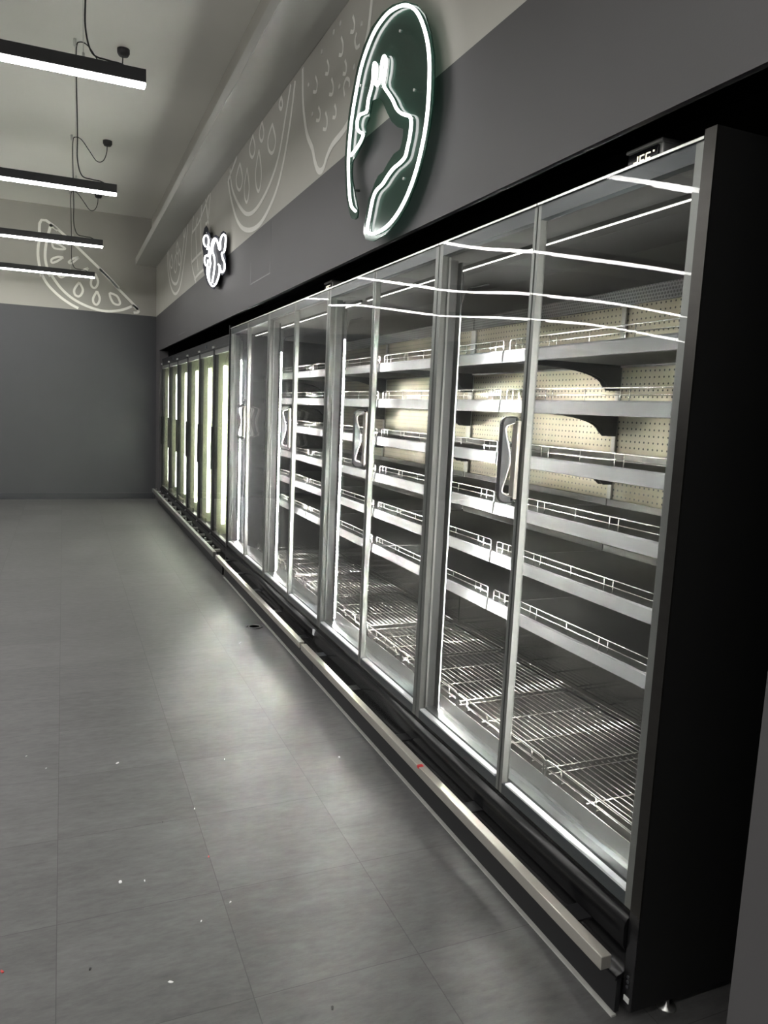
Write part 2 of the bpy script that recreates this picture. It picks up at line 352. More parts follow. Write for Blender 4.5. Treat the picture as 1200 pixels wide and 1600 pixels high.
COW_NEON = [[(5.872,2.874),(5.965,2.916),(5.986,2.958),(5.931,2.975),(5.815,2.96),(5.739,2.925),(5.719,2.888),(5.745,2.852),(5.794,2.837)],[(5.853,2.954),(5.837,2.918),(5.842,2.885)],[(5.747,2.868),(5.682,2.824),(5.692,2.793),(5.727,2.766),(5.815,2.787),(5.891,2.789),(5.92,2.764),(5.886,2.724),(5.821,2.698),(5.758,2.692)],[(5.838,2.763),(5.831,2.728),(5.784,2.709)],[(5.736,2.734),(5.758,2.688),(5.779,2.649),(5.738,2.589),(5.648,2.531),(5.501,2.477),(5.364,2.473),(5.278,2.493),(5.215,2.524),(5.176,2.561),(5.179,2.596),(5.234,2.618)],[(5.648,2.535),(5.677,2.593),(5.656,2.64),(5.611,2.682),(5.639,2.727),(5.618,2.764),(5.574,2.806),(5.553,2.842),(5.486,2.862),(5.395,2.857),(5.304,2.817),(5.246,2.768),(5.194,2.73),(5.159,2.742),(5.163,2.788),(5.118,2.818),(5.022,2.819),(4.947,2.79),(4.937,2.747),(4.963,2.7),(5.011,2.679),(5.092,2.683),(5.048,2.636),(4.973,2.587),(4.97,2.541),(5.039,2.529),(5.112,2.543),(5.156,2.577)],[(5.416,2.845),(5.515,2.804),(5.501,2.761),(5.428,2.709),(5.401,2.657),(5.42,2.604),(5.472,2.544),(5.516,2.509)],[(5.613,2.707),(5.545,2.736),(5.472,2.684),(5.48,2.645)],[(5.631,2.623),(5.604,2.583),(5.626,2.565)],[(5.08,2.781),(5.046,2.745),(5.085,2.721)]]
MURAL_A = [[(3.088,3.366),(3.066,3.2),(3.032,3.097),(2.962,2.972),(2.857,2.871),(2.805,2.793),(2.746,2.731),(2.685,2.709),(2.637,2.72),(2.597,2.755),(2.512,2.79),(2.367,2.805),(2.283,2.824),(2.202,2.847),(2.135,2.957),(2.097,3.078),(2.053,3.162),(2.03,3.262)],[(2.838,3.233),(2.802,3.186),(2.813,3.147),(2.872,3.166)],[(2.642,3.239),(2.614,3.2),(2.622,3.168),(2.667,3.183)],[(2.562,3.122),(2.53,3.078),(2.54,3.041),(2.592,3.057)],[(2.349,2.966),(2.369,3.013),(2.338,3.038),(2.293,3.017),(2.284,2.983)],[(2.768,3.055),(2.733,3.015),(2.745,2.982),(2.802,2.998)],[(2.645,2.988),(2.612,2.942),(2.622,2.9),(2.676,2.915)],[(2.498,2.975),(2.472,2.941),(2.48,2.912),(2.523,2.924)],[(2.431,3.265),(2.4,3.217),(2.409,3.176),(2.457,3.193)],[(2.365,3.134),(2.34,3.098),(2.347,3.067),(2.387,3.081)],[(2.212,3.194),(2.231,3.168),(2.209,3.128),(2.164,3.121)],[(2.274,3.292),(2.246,3.25),(2.254,3.217),(2.299,3.234)]]
MURAL_A_DOTS = [(2.967,3.236),(2.436,3.04),(2.876,3.053),(2.742,3.317),(2.454,3.335),(2.552,3.335),(2.155,3.21),(2.232,3.054)]
MURAL_B = [[(5.196,3.288),(5.041,3.089),(4.77,2.872),(4.442,2.749),(4.057,2.712),(3.709,2.788),(3.499,2.916),(3.332,3.138),(3.239,3.353)],[(4.86,3.377),(5.186,3.285)],[(5.122,3.355),(5.03,3.19),(4.782,3.012),(4.469,2.869),(4.156,2.839),(3.816,2.905),(3.58,3.025),(3.438,3.213),(3.334,3.366)],[(4.74,3.299),(4.639,3.175),(4.667,3.114),(4.746,3.103),(4.844,3.157),(4.862,3.232),(4.74,3.299)],[(4.483,3.196),(4.406,3.057),(4.423,2.977),(4.477,2.953),(4.548,3.005),(4.564,3.095),(4.483,3.196)],[(4.117,3.221),(4.034,3.062),(4.05,2.971),(4.108,2.943),(4.183,3.003),(4.202,3.106),(4.117,3.221)],[(4.317,3.374),(4.242,3.278),(4.262,3.232),(4.32,3.225),(4.392,3.268),(4.406,3.325),(4.317,3.374)],[(3.756,3.277),(3.665,3.16),(3.689,3.104),(3.758,3.097),(3.845,3.149),(3.862,3.218),(3.756,3.277)],[(4.045,3.383),(3.988,3.302),(4.002,3.263),(4.045,3.256),(4.099,3.291),(4.11,3.339),(4.045,3.383)],[(3.548,3.37),(3.511,3.322),(3.52,3.3),(3.548,3.299),(3.583,3.321),(3.59,3.349),(3.548,3.37)]]
MURAL_C = [[(6.802,2.69),(7.061,2.893),(7.125,3.086),(7.067,3.273),(6.996,3.393)],[(6.669,2.789),(6.777,2.997),(6.838,3.198),(6.752,3.312)],[(6.358,2.786),(6.486,3.004),(6.537,3.211),(6.488,3.384)],[(7.084,3.231),(6.701,3.244),(6.355,3.313),(6.076,3.385)],[(7.115,2.932),(6.679,2.937),(6.368,2.927)],[(6.902,2.734),(6.574,2.747),(6.27,2.745)],[(6.26,3.156),(6.138,3.159),(6.046,3.299),(6.022,3.385)],[(6.278,3.405),(6.185,3.249),(6.096,3.123)]]
MURAL_D = [[(9.143,3.417),(9.085,3.165),(8.82,2.924),(8.433,2.772),(8.042,2.771),(7.771,2.902),(7.555,3.129),(7.385,3.381)],[(9.037,3.417),(8.936,3.179),(8.722,2.983),(8.398,2.883),(8.137,2.886),(7.897,3.021),(7.709,3.22),(7.57,3.371)],[(8.715,3.281),(8.62,3.185),(8.651,3.133),(8.729,3.12),(8.823,3.159),(8.838,3.219),(8.715,3.281)],[(8.353,3.221),(8.252,3.101),(8.284,3.033),(8.366,3.013),(8.465,3.06),(8.481,3.136),(8.353,3.221)],[(8.01,3.231),(7.915,3.123),(7.945,3.064),(8.021,3.048),(8.114,3.09),(8.129,3.158),(8.01,3.231)],[(7.636,3.416),(7.568,3.339),(7.589,3.298),(7.644,3.289),(7.71,3.32),(7.721,3.368),(7.636,3.416)],[(8.209,3.342),(8.134,3.261),(8.158,3.217),(8.22,3.207),(8.294,3.24),(8.306,3.291),(8.209,3.342)]]
MURAL_BACK = [[(-1.527,3.129),(-1.444,2.988),(-1.303,2.851),(-1.16,2.756),(-1.057,2.707)],[(-1.412,3.142),(-1.282,2.962),(-1.118,2.826),(-0.909,2.736),(-0.697,2.7),(-0.48,2.737),(-0.327,2.808)],[(-0.779,3.277),(-0.566,3.068),(-0.256,2.762),(-0.316,2.712)],[(-0.331,2.816),(-0.256,2.762)],[(-1.042,3.067),(-0.997,2.973),(-1.015,2.903),(-1.055,2.869),(-1.101,2.894),(-1.106,2.962),(-1.042,3.067)],[(-0.833,3.205),(-0.796,3.11),(-0.81,3.04),(-0.844,3.006),(-0.882,3.032),(-0.886,3.101),(-0.833,3.205)],[(-0.81,2.967),(-0.775,2.877),(-0.789,2.809),(-0.82,2.778),(-0.855,2.803),(-0.86,2.868),(-0.81,2.967)],[(-0.642,2.961),(-0.545,2.926),(-0.502,2.841),(-0.524,2.805),(-0.588,2.821),(-0.631,2.895),(-0.642,2.961)],[(-0.514,3.04),(-0.77,3.278),(-1.456,3.842),(-1.544,3.573),(-1.564,3.368),(-1.534,3.141),(-1.527,3.091)],[(-1.397,3.794),(-1.455,3.559),(-1.475,3.352),(-1.441,3.177),(-1.413,3.103)],[(-1.409,3.793),(-1.313,3.729)],[(-1.388,3.554),(-1.315,3.551),(-1.218,3.498),(-1.292,3.482),(-1.365,3.493),(-1.388,3.554)],[(-1.244,3.38),(-1.317,3.376),(-1.391,3.337),(-1.391,3.291),(-1.33,3.313),(-1.244,3.38)],[(-1.046,3.403),(-1.108,3.382),(-1.176,3.323),(-1.134,3.315),(-1.046,3.403)],[(-0.922,3.274),(-0.998,3.226),(-1.048,3.168),(-0.986,3.181),(-0.922,3.274)],[(-1.32,3.139),(-1.272,3.105),(-1.197,3.165)]]

# ------------------------------------------------------------------ the room
CEIL, YB, YF, XL = 4.05, 10.42, -5.0, -10.5
BULK, NICHE_END, NICHE_START = 2.177, 9.98, -0.30
struct(MB().box((XL - .1, YF - .1, -.1), (1.3, YB + .1, 0)).build('floor', 'floor'))
struct(MB().box((XL - .1, YF - .1, CEIL), (1.3, YB + .1, CEIL + .1)).build('ceiling', 'ceiling'))
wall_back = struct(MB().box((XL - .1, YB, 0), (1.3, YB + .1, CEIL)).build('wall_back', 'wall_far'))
struct(MB().box((XL - .1, YF, 0), (XL, YB, CEIL)).build('wall_left', 'wall'))
struct(MB().box((XL - .1, YF - .1, 0), (1.3, YF, CEIL)).build('wall_front', 'wall'))
w = MB()
w.box((0, YF, BULK), (.02, YB, CEIL)); w.box((0, NICHE_END, 0), (.12, YB, BULK)); w.box((0, YF, 0), (.12, NICHE_START, BULK))
wall_right = struct(w.build('wall_right', 'wall'))
struct(MB().box((-.07, YF, 3.48), (0, YB, CEIL)).build('wall_right_upper', 'wall'))
n = MB()
n.box((1.12, -.9, 0), (1.2, YB, 2.75)); n.box((.12, -.9, 2.7), (1.12, YB, 2.75))
n.box((.12, -.9, 0), (1.12, -.85, 2.7)); n.box((.12, NICHE_END + .03, 0), (1.12, NICHE_END + .08, 2.7))
struct(n.build('wall_niche', 'niche'))
struct(MB().box((-.29, YF, 3.385), (0, YB, 3.48)).build('trim_1', 'beam', bevel=.003))
struct(MB().box((XL, YB - .014, 0), (-.03, YB, .088)).build('baseboard_back', 'dark_trim', bevel=.003))
# faint joint of a service hatch in the wall over the cabinets
h = MB()
for p, q in (((3.735, 2.34), (4.30, 2.34)), ((4.30, 2.34), (4.30, 2.49)), ((3.735, 2.34), (3.735, 2.665)), ((7.55, 2.25), (8.05, 2.25))):
    h.box((-.0008, min(p[0], q[0]) - .004, min(p[1], q[1]) - .004), (.001, max(p[0], q[0]) + .004, max(p[1], q[1]) + .004))
o = struct(h.build('hatch_joint', 'dark_trim', wall_right))
def mural(name, strokes, plane, parent, widths, dots=(), dot=.02):
    m = MB()
    for s, wd_ in zip(strokes, widths):
        P = [(-.0006, a, b) if plane == 'x' else (a, YB - .0006, b) for a, b in s]
        nrm = (-1, 0, 0) if plane == 'x' else (0, -1, 0)
        P = smooth_path(P, 5) if len(P) > 2 else P
        m.ribbon(P, nrm, wd_, .0012)
    for a, b in dots:
        m.lathe([(0.0001, -.0014), (dot, -.0014), (dot, 0)], (0, a, b), 12, axis=0)
    return struct(m.build(name, 'mural', parent))
mural('painted_strawberry', MURAL_A, 'x', wall_right, [.034] + [.017] * 20, MURAL_A_DOTS, .014)
mural('painted_watermelon', MURAL_B, 'x', wall_right, [.034, .03, .03] + [.022] * 10)
mural('painted_pineapple', MURAL_C, 'x', wall_right, [.026] * 10)
mural('painted_watermelon', MURAL_D, 'x', wall_right, [.034, .034] + [.024] * 10)
mural('painted_watermelon', MURAL_BACK, 'y', wall_back, [.035, .035, .035, .035] + [.03] * 4 + [.035, .035, .035] + [.028] * 8)

# ------------------------------------------------------------------ glass-door display cabinets
GB, GT, LEN = .28, 2.079, 2.5
BACK = .88
SHELF_Z = [.738, .934, 1.131, 1.330, 1.533, 1.722]
def led_bar(y, sgn, x=.0905, z0=.33, z1=1.83, a=math.radians(-50), w=.0025, m='led', par=None, wire=True):
    n_ = Vector((math.sin(a), sgn * math.cos(a))); t = Vector((-n_.y, n_.x)); c = Vector((x, y))
    poly = [c - t * w, c + t * w, c + t * w + n_ * .0008, c - t * w + n_ * .0008]
    b = MB().prism([tuple(p) for p in poly], 2, z0, z1)
    o = b.build('led_strip', m, par)
    if wire:
        MB().tube([(x, y, z1), (x, y, z1 + .03), (x + .02, y + sgn * .02, z1 + .10), (x + .06, y + sgn * .10, z1 + .11)], .002, 6).build('led_wire', 'bracket', o)
    return o
def mullion(par, y, sides):
    x0 = .036
    lo, hi = (-.028 if -1 in sides else 0), (.028 if 1 in sides else 0)
    b = MB()
    b.box((x0, y + lo, GB + .02), (.072, y + hi, GT - .05))
    b.box((.072, y + lo * .4, GB + .05), (.105, y + hi * .4, GT - .09))
    b.box((.072, y + lo * 2.0, GB + .03), (.077, y + hi * 2.0, GT - .06))
    m = b.build('mullion', 'alu_dark', par, bevel=.002)
    for s_ in sides:
        MB().box((.030, y + min(s_ * .010, s_ * .034), GB + .01), (.038, y + max(s_ * .010, s_ * .034), GT - .045)).build('mullion_cover', 'alu', m)
        led_bar(y + s_ * .021, s_, par=m)
        led_bar(y + s_ * .0125, s_, x=.0955, a=math.radians(34), w=.003, m='led_rear_fill', par=m, wire=False)  # extra strip facing the back, added to light the cabinet interior
    return m
def make_shelf(par, y0, y1, z):
    """z is the top of the price strip"""
    xf = .30
    p = MB(); p.box((xf + .01, y0, z - .022), (BACK - .015, y1, z - .016)); p.box((xf + .01, y0, z - .036), (xf + .016, y1, z - .018)); p.box((BACK - .02, y0, z - .03), (BACK - .015, y1, z + .012))
    o = p.build('shelf', 'shelf', par)
    MB().prism([(xf, z - .044), (xf + .006, z - .046), (xf + .012, z - .004), (xf + .014, z + .002), (xf + .006, z + .002), (xf + .003, z - .004)], 1, y0 + .003, y1 - .003).build('price_strip', 'strip', o)
    g = MB(); a, b, zt = y0 + .02, y1 - .02, z + .042
    xg = xf + .018
    g.tube(smooth_path([(xg, a, z - .016), (xg, a, zt - .012), (xg, a + .004, zt - .002), (xg, a + .014, zt)], 4) + smooth_path([(xg, b - .014, zt), (xg, b - .004, zt - .002), (xg, b, zt - .012), (xg, b, z - .016)], 4), .0022, 6)
    g.tube([(xg, a, z + .020), (xg, b, z + .020)], .0018, 6)
    for f in (.05, .085, .25, .42, .455, .60, .75, .785, .93, .965):
        yy = a + (b - a) * f; g.tube([(xg, yy, z - .016), (xg, yy, zt)], .0016, 6)
    g.build('wire_guard', 'chrome', o)
    for yy in (y0 + .012, y1 - .015):
        br = [(xf + .05, z - .022), (BACK - .012, z - .022), (BACK - .012, z - .125), (BACK - .06, z - .125), (BACK - .085, z - .105)]
        for k in range(1, 9):
            t = k / 8 * math.pi / 2
            br.append((BACK - .085 - .30 * (1 - math.cos(t)) * .9 - .02 * k / 8, z - .105 + .062 * math.sin(t)))
        br.append((xf + .05, z - .040))
        MB().prism(br, 1, yy, yy + .003).build('shelf_bracket', 'bracket', o)
    return o
def make_deck(par, y0, y1):
    z = .255; xa, xb = .285, BACK - .02
    m = MB(); nb = 22
    for i in range(nb):
        x = xa + (xb - xa) * i / (nb - 1); m.tube([(x, y0 + .006, z), (x, y1 - .006, z)], .0020, 5)
    for f in (.03, .36, .68, .97):
        yy = y0 + (y1 - y0) * f; m.tube([(xa - .02, yy, z - .004), (xb, yy, z - .004)], .0027, 6)
    o = m.build('wire_deck', 'chrome', par)
    g = MB(); a, b = y0 + .008, y1 - .008; xg = xa - .022; zt = z + .045
    g.tube(smooth_path([(xg, a, z - .02), (xg, a, zt - .014), (xg, a + .004, zt - .003), (xg, a + .016, zt)], 4) + smooth_path([(xg, b - .016, zt), (xg, b - .004, zt - .003), (xg, b, zt - .014), (xg, b, z - .02)], 4), .0030, 6)
    g.tube([(xg, a, z + .012), (xg, b, z + .012)], .0022, 6); g.tube([(xg, a, z - .018), (xg, b, z - .018)], .0022, 6)
    for f in (.12, .38, .62, .88):
        yy = a + (b - a) * f
        g.tube([(xg + .001, yy, z - .02), (xg + .001, yy, zt)], .0032, 6); g.tube([(xg, yy, z - .004), (xg + .03, yy, z - .004)], .003, 6)
    g.build('deck_guard', 'chrome', o)
    return o
def make_door(par, y0, handle, hinge):
    """hinge: +1 when hung at its far edge, -1 at its near edge"""
    d = MB(); a, b = y0 + .003, y0 + .625 - .003
    x0, x1 = .006, .030
    s_lo, s_hi = (.026, .014) if hinge < 0 else (.014, .026)
    d.box((x0, a, GB), (x1, a + s_lo, GT)); d.box((x0, b - s_hi, GB), (x1, b, GT))
    o = d.build('door', 'alu', par)
    MB().box((0, a - .001, GB - .004), (x0, b + .001, GT)).build('glass_pane', 'glass_front', o)
    MB().box((x1 - .005, a + s_lo, GB + .03), (x1, b - s_hi, GT - .045)).build('glass_pane', 'glass_back', o)
    MB().box((x0, a + s_lo, GT - .042), (x1, b - s_hi, GT)).build('top_border', 'frame_grey', o)
    MB().box((x0, a + s_lo, GB), (x1, b - s_hi, GB + .034)).build('bottom_border', 'frame_grey', o)
    MB().box((.000, a, GT), (x1, b, GT + .006)).build('top_trim', 'steel', o)
    MB().box((.008, a + .03, GB + .034), (x1 - .002, b - .03, GB + .040)).build('gasket', 'white', o)
    if handle:
        z0, z1, ya, yb = 1.215, 1.468, a + .004, a + .026
        hd = MB().box((-.013, ya - .006, z0 + .008), (0, yb, z1 - .008)).build('handle', 'rail', o, bevel=.003)
        R, ox = .018, -.060
        outer = [(-.016, z0), (ox + R, z0)] + [(ox + R - R * math.sin(t), z0 + R - R * math.cos(t)) for t in (.4, .8, 1.2, 1.57)]
        outer += [(ox + R - R * math.cos(t), z1 - R + R * math.sin(t)) for t in (0, .4, .8, 1.2, 1.57)] + [(-.016, z1)]
        h0, h1 = z0 + .014, z1 - .014
        wave = []
        for k in range(25):
            t = k / 24; z = h1 + (h0 - h1) * t
            e = min(t, 1 - t); bulge = .5 + .5 * math.cos(2 * math.pi * t)          # wide cups at both ends, slim waist
            x = -.020 - .012 - .022 * (1 - (1 - bulge) ** 1.0)
            if e < .10: x = -.018 + (x + .018) * math.sqrt(max(0, 1 - (1 - e / .10) ** 2))
            wave.append((x, z))
        MB().prism(outer + wave, 1, ya, yb).build('grip', 'handle_dark', hd, bevel=.002)
        liner = MB()
        off = [(x + .004, z) for x, z in wave]
        for (p, q), (p2, q2) in zip(zip(wave, off), zip(wave[1:], off[1:])):
            liner.prism([p, p2, q2, q], 1, ya - .001, yb + .001)
        liner.build('grip_liner', 'steel', hd)
        for zz, dz in ((z0, 1), (z1, -1)):
            MB().tube(smooth_path([(.000, ya + .008, zz + dz * .022), (-.008, ya + .008, zz + dz * .004), (-.016, ya + .008, zz), (-.036, ya + .008, zz), (ox + .008, ya + .008, zz + dz * .005), (ox, ya + .008, zz + dz * .02)], 4), .005, 8).build('grip_cap', 'rubber', hd)
    return o
JOINTS = [.02, .735, 1.375, 1.96, 2.48]
def make_cabinet():
    r = thing('display_cabinet', '', 'refrigerated cabinet')
    MB().box((BACK + .012, .0, .22), (.96, LEN, 2.03)).box((.28, 0, 2.055), (.96, LEN, 2.075)).box((.10, 0, .06), (.96, LEN, .13)).build('outer_shell', 'black', r)
    MB().box((BACK, .004, .925), (BACK + .012, LEN - .004, 1.945)).build('back_panel', 'back', r)
    MB().box((BACK, .004, .23), (BACK + .012, LEN - .004, .922)).build('lower_back_panel', 'back_low', r)
    MB().box((BACK - .012, .004, 1.945), (BACK + .012, LEN - .004, 2.012)).build('air_grille', 'grille', r)
    MB().prism([(BACK + .01, 2.012), (.46, 2.020), (.30, 2.048), (.04, 2.052), (.04, 2.062), (BACK + .01, 2.062)], 1, .002, LEN - .002).build('duct_cover', 'inner', r)
    MB().box((.26, .002, .19), (BACK, LEN - .002, .215)).box((.26, .002, .19), (.268, LEN - .002, .228)).build('base_pan', 'pan', r)
    MB().prism([(.032, GB + .045), (.032, GB + .005), (.10, GB - .02), (.25, .228), (.265, .228), (.265, .236), (.13, GB + .012), (.085, GB + .040), (.06, GB + .046)], 1, .002, LEN - .002).build('inner_sill', 'sill', r)
    # black front under the doors: rolled nose, recessed channel behind the rail, kick plate to the floor
    nose = [(.10, GB - .012), (.02, GB - .010)]
    nose += [(.012 - .026 * math.sin(t), GB - .045 + .035 * math.cos(t)) for t in (0, .35, .7, 1.05, 1.4)]
    nose += [(-.012, GB - .085), (-.002, GB - .105), (.010, GB - .115), (.012, .130), (-.004, .118), (-.022, .112), (-.022, .102), (.10, .102)]
    MB().prism(nose, 1, .002, LEN - .002, True).build('front_panel', 'black', r)
    MB().box((-.020, .002, .012), (-.006, LEN - .002, .112)).box((-.026, .002, .10), (-.006, LEN - .002, .106)).build('kick_plate', 'black_satin', r)
    MB().box((-.027, .002, 0), (-.012, LEN - .002, .005)).build('floor_seal', 'seal', r)
    rail = MB().box((-.100, -.026, .170), (-.070, LEN - .034, .204)).build('bumper_rail', 'rail', r, bevel=.002)
    for yy in (.16, .72, 1.28, 1.84, 2.34):
        MB().box((-.072, yy - .03, .176), (.012, yy + .03, .181)).box((-.072, yy - .03, .181), (-.068, yy + .03, .200)).box((.004, yy - .03, .176), (.012, yy + .03, .215)).build('rail_bracket', 'black_satin', rail)
    for y, sd in ((0, (1,)), (1.25, (-1, 1)), (LEN, (-1,))): mullion(r, y, sd)
    for y in (.012, 1.25, LEN - .012):
        u = MB(); u.box((BACK - .012, y - .012, .925), (BACK - .003, y + .012, 1.94)); u.build('shelf_upright', 'upright', r)
    s0 = make_shelf(r, .012, 1.247, SHELF_Z[0])
    for k, z in enumerate(SHELF_Z):
        for b in (0, 1):
            if k == 0 and b == 0: continue
            c = copy_tree(s0, r); c.location = (0, 1.241 * b, z - SHELF_Z[0])
    d0 = None
    for a, b in zip(JOINTS, JOINTS[1:]): make_deck(r, a, b)
    c = MB().box((.193, .04, 2.0362), (.206, LEN - .04, 2.050)).build('canopy_light', 'inner', r)
    MB().box((.198, .05, 2.033), (.201, LEN - .05, 2.036)).build('light_diffuser', 'canopy', c)
    for k in range(4): make_door(r, .625 * k, k in (1, 3), -1 if k % 2 == 0 else 1)
    # controller on the roof
    t = MB().box((.102, .24, 2.076), (.24, .365, 2.162)).box((.094, .236, 2.160), (.25, .369, 2.170)).build('temperature_controller', 'grey_plastic', r, bevel=.004)
    MB().box((.095, .250, 2.102), (.1025, .358, 2.157)).build('display_screen', 'screen', t, bevel=.002)
    SEG = {'d': 'bcdeg', 'E': 'adefg', 'F': 'aefg'}
    dg = MB()
    for i, chx in enumerate('dEF'):
        yc = .334 - i * .022; hh, ww, tk = .024, .013, .0028; zb = 2.120
        P = {'a': (0, hh, ww, 0), 'd': (0, 0, ww, 0), 'g': (0, hh / 2, ww, 0), 'f': (0, hh / 2, 0, hh / 2), 'e': (0, 0, 0, hh / 2), 'b': (ww, hh / 2, 0, hh / 2), 'c': (ww, 0, 0, hh / 2)}
        for sg in SEG[chx]:
            a, b, w_, h_ = P[sg]
            dg.box((.0935, yc - a - w_ - tk / 2, zb + b - tk / 2), (.0952, yc - a + tk / 2, zb + b + h_ + tk / 2))
    dg.box((.0935, .262, 2.142), (.0952, .266, 2.146))
    dg.build('display_digits', 'digit', t)
    for yy in (.10, 2.40):
        MB().lathe([(.022, 0), (.022, .006), (.006, .008), (.006, .07)], (.14, yy, 0), 12).build('leveling_foot', 'steel', r)
        MB().lathe([(.022, 0), (.022, .006), (.006, .008), (.006, .07)], (.85, yy, 0), 12).build('leveling_foot', 'steel', r)
    return r
cab_a = make_cabinet()
cab_b = copy_tree(cab_a); cab_b.location = (0, 2.5, 0)
tag(cab_a, 'nearest black glass-door refrigerated cabinet with tall end panel and champagne bumper rail', 'refrigerated cabinet', 'glass-door refrigerated cabinets')
tag(cab_b, 'second glass-door refrigerated cabinet, standing between the nearest one and the black-framed freezers', 'refrigerated cabinet', 'glass-door refrigerated cabinets')
for ch in cab_b.children:
    if ch.name.startswith('bumper_rail'):
        ch.data = ch.data.copy()
        for v in ch.data.vertices:
            if v.co.y < .1: v.co.y = .002
# every door hangs a hair differently, so its reflections break at the joints
for c in (cab_a, cab_b):
    ds = [d for d in c.children if d.name.split('.')[0] == 'door']
    for i, d in enumerate(ds):
        d.rotation_euler = (0, 0, 0)
e = MB().box((.002, -.034, .035), (1.0, -.001, 2.096)).build('end_panel', 'end_side', cab_a)
MB().box((-.002, -.034, .285), (.002, -.001, 2.096)).build('end_panel_face', 'end_face', e)
MB().box((-.002, -.034, .035), (.002, -.001, .285)).build('end_panel_foot', 'black', e)
MB().lathe([(.024, 0), (.024, .006), (.007, .008), (.007, .06)], (.13, -.018, 0), 12).build('leveling_foot', 'steel', e)
b = MB()
for z in (.092, .105, .118): b.lathe([(.0045, -.004), (.0045, .002)], (.0, -.016, z), 8, axis=0)
b.build('end_panel_screws', 'dark_trim', e)
MB().box((-.004, -.026, .052), (.000, -.008, .066)).build('cable_clip', 'grey_plastic', e)
e = MB().box((-.004, LEN, .035), (1.0, LEN + .03, 2.105)).build('end_panel', 'black', cab_b)
MB().box((-.016, .004, .232), (-.008, .030, .262)).build('small_label', 'white', cab_b)
MB().box((-.101, .985, .197), (-.082, 1.0, .2066)).build('red_tape', 'red', cab_a)

# ------------------------------------------------------------------ black-framed freezers
FW, FX, FB, FT = .8103, .03, .224, 1.98
def make_freezer():
    L_ = 3 * FW
    r = thing('upright_freezer', '', 'freezer')
    MB().box((.90, 0, .06), (.96, L_, 2.05)).box((.10, 0, 2.0), (.9, L_, 2.05)).box((.10, 0, .10), (.9, L_, .2)).box((.10, -.0, .1), (.9, .012, 2.05)).box((.10, L_ - .012, .1), (.9, L_, 2.05)).build('outer_shell', 'black', r)
    MB().box((.885, .014, .2), (.899, L_ - .014, 2.0)).build('inner_back', 'frz_back', r)
    MB().box((FX, 0, FT), (.10, L_, 2.05)).box((FX - .004, 0, 2.042), (.10, L_, 2.052)).build('header', 'black_satin', r)
    MB().box((FX - .006, L_ * .5 - .03, 1.995), (FX, L_ * .5 + .03, 2.025)).build('header_display', 'frame_grey', r)
    fr = [(.10, FB), (FX - .01, FB), (FX - .018, FB - .02), (FX - .01, FB - .06), (FX + .01, FB - .08), (FX + .01, .13), (-.004, .12), (-.004, .105), (.10, .105)]
    MB().prism(fr, 1, .002, L_ - .002).build('front_panel', 'black', r)
    MB().box((-.018, .002, .0), (-.006, L_ - .002, .112)).build('kick_plate', 'black_satin', r)
    rl = MB().box((-.100, .004, .160), (-.070, L_ - .006, .206)).build('bumper_rail', 'rail_dark', r, bevel=.003)
    for k in range(6):
        yy = .2 + k * .405
        MB().box((-.085, yy - .015, .17), (.0, yy + .015, .19)).box((-.07, yy - .012, .19), (-.055, yy + .012, .225)).build('rail_bracket', 'rail_dark', rl)
    for j in range(4):
        y = j * FW
        sd = [s_ for s_ in (-1, 1) if 0 < y + s_ * .1 < L_]
        lo, hi = (-.03 if -1 in sd else .0), (.03 if 1 in sd else 0)
        m = MB().box((.072, y + lo, FB), (.20, y + hi, FT)).build('mullion', 'frz_back', r)
        for s_ in sd: led_bar(y + s_ * .034, s_, x=.128, z0=FB + .10, z1=FT - .16, a=math.radians(-24), w=.016, m='frz_led', par=m, wire=(s_ < 0))
    for z in (.32, .62, .92, 1.22, 1.52, 1.78):
        sh = MB()
        for i in range(16):
            x = .20 + .66 * i / 15; sh.tube([(x, .03, z), (x, L_ - .03, z)], .003, 5)
        sh.box((.185, .03, z - .012), (.19, L_ - .03, z + .022))
        sh.build('wire_shelf', 'chrome', r)
    for k in range(3):
        a, b = k * FW + .004, (k + 1) * FW - .004
        d = MB().box((FX, a, FB), (FX + .04, a + .036, FT)).box((FX, b - .036, FB), (FX + .04, b, FT)).box((FX, a, FB), (FX + .04, b, FB + .035)).box((FX, a, FT - .022), (FX + .04, b, FT)).build('door', 'black_satin', r, bevel=.002)
        MB().box((FX + .008, a + .036, FB + .035), (FX + .014, b - .036, FT - .022)).build('glass_pane', 'glass_frz', d)
        MB().box((FX + .032, a + .036, FB + .035), (FX + .037, b - .036, FT - .022)).build('glass_pane', 'glass_back', d)
        MB().box((FX + .004, a + .036, FT - .062), (FX + .03, b - .036, FT - .022)).build('top_rail', 'alu', d)
        for ya, za in ((a + .010, FT - .004), (b - .030, FT - .004), (a + .010, FB - .010)):
            MB().box((FX - .012, ya, za), (FX + .004, ya + .02, za + .018)).build('hinge', 'steel', d)
        MB().box((FX - .02, b - .030, .85), (FX, b - .012, 1.25)).build('door_handle', 'black_satin', d, bevel=.003)
    return r
frz_a = make_freezer(); frz_a.location = (0, 5.09, 0)
frz_b = copy_tree(frz_a); frz_b.location = (0, 5.09 + 3 * FW + .006, 0)
tag(frz_a, 'black-framed three-door freezer with bright light strips, next to the glass-door cabinets', 'freezer', 'black-framed freezers')
tag(frz_b, 'farthest black-framed three-door freezer, against the dark corner of the back wall', 'freezer', 'black-framed freezers')

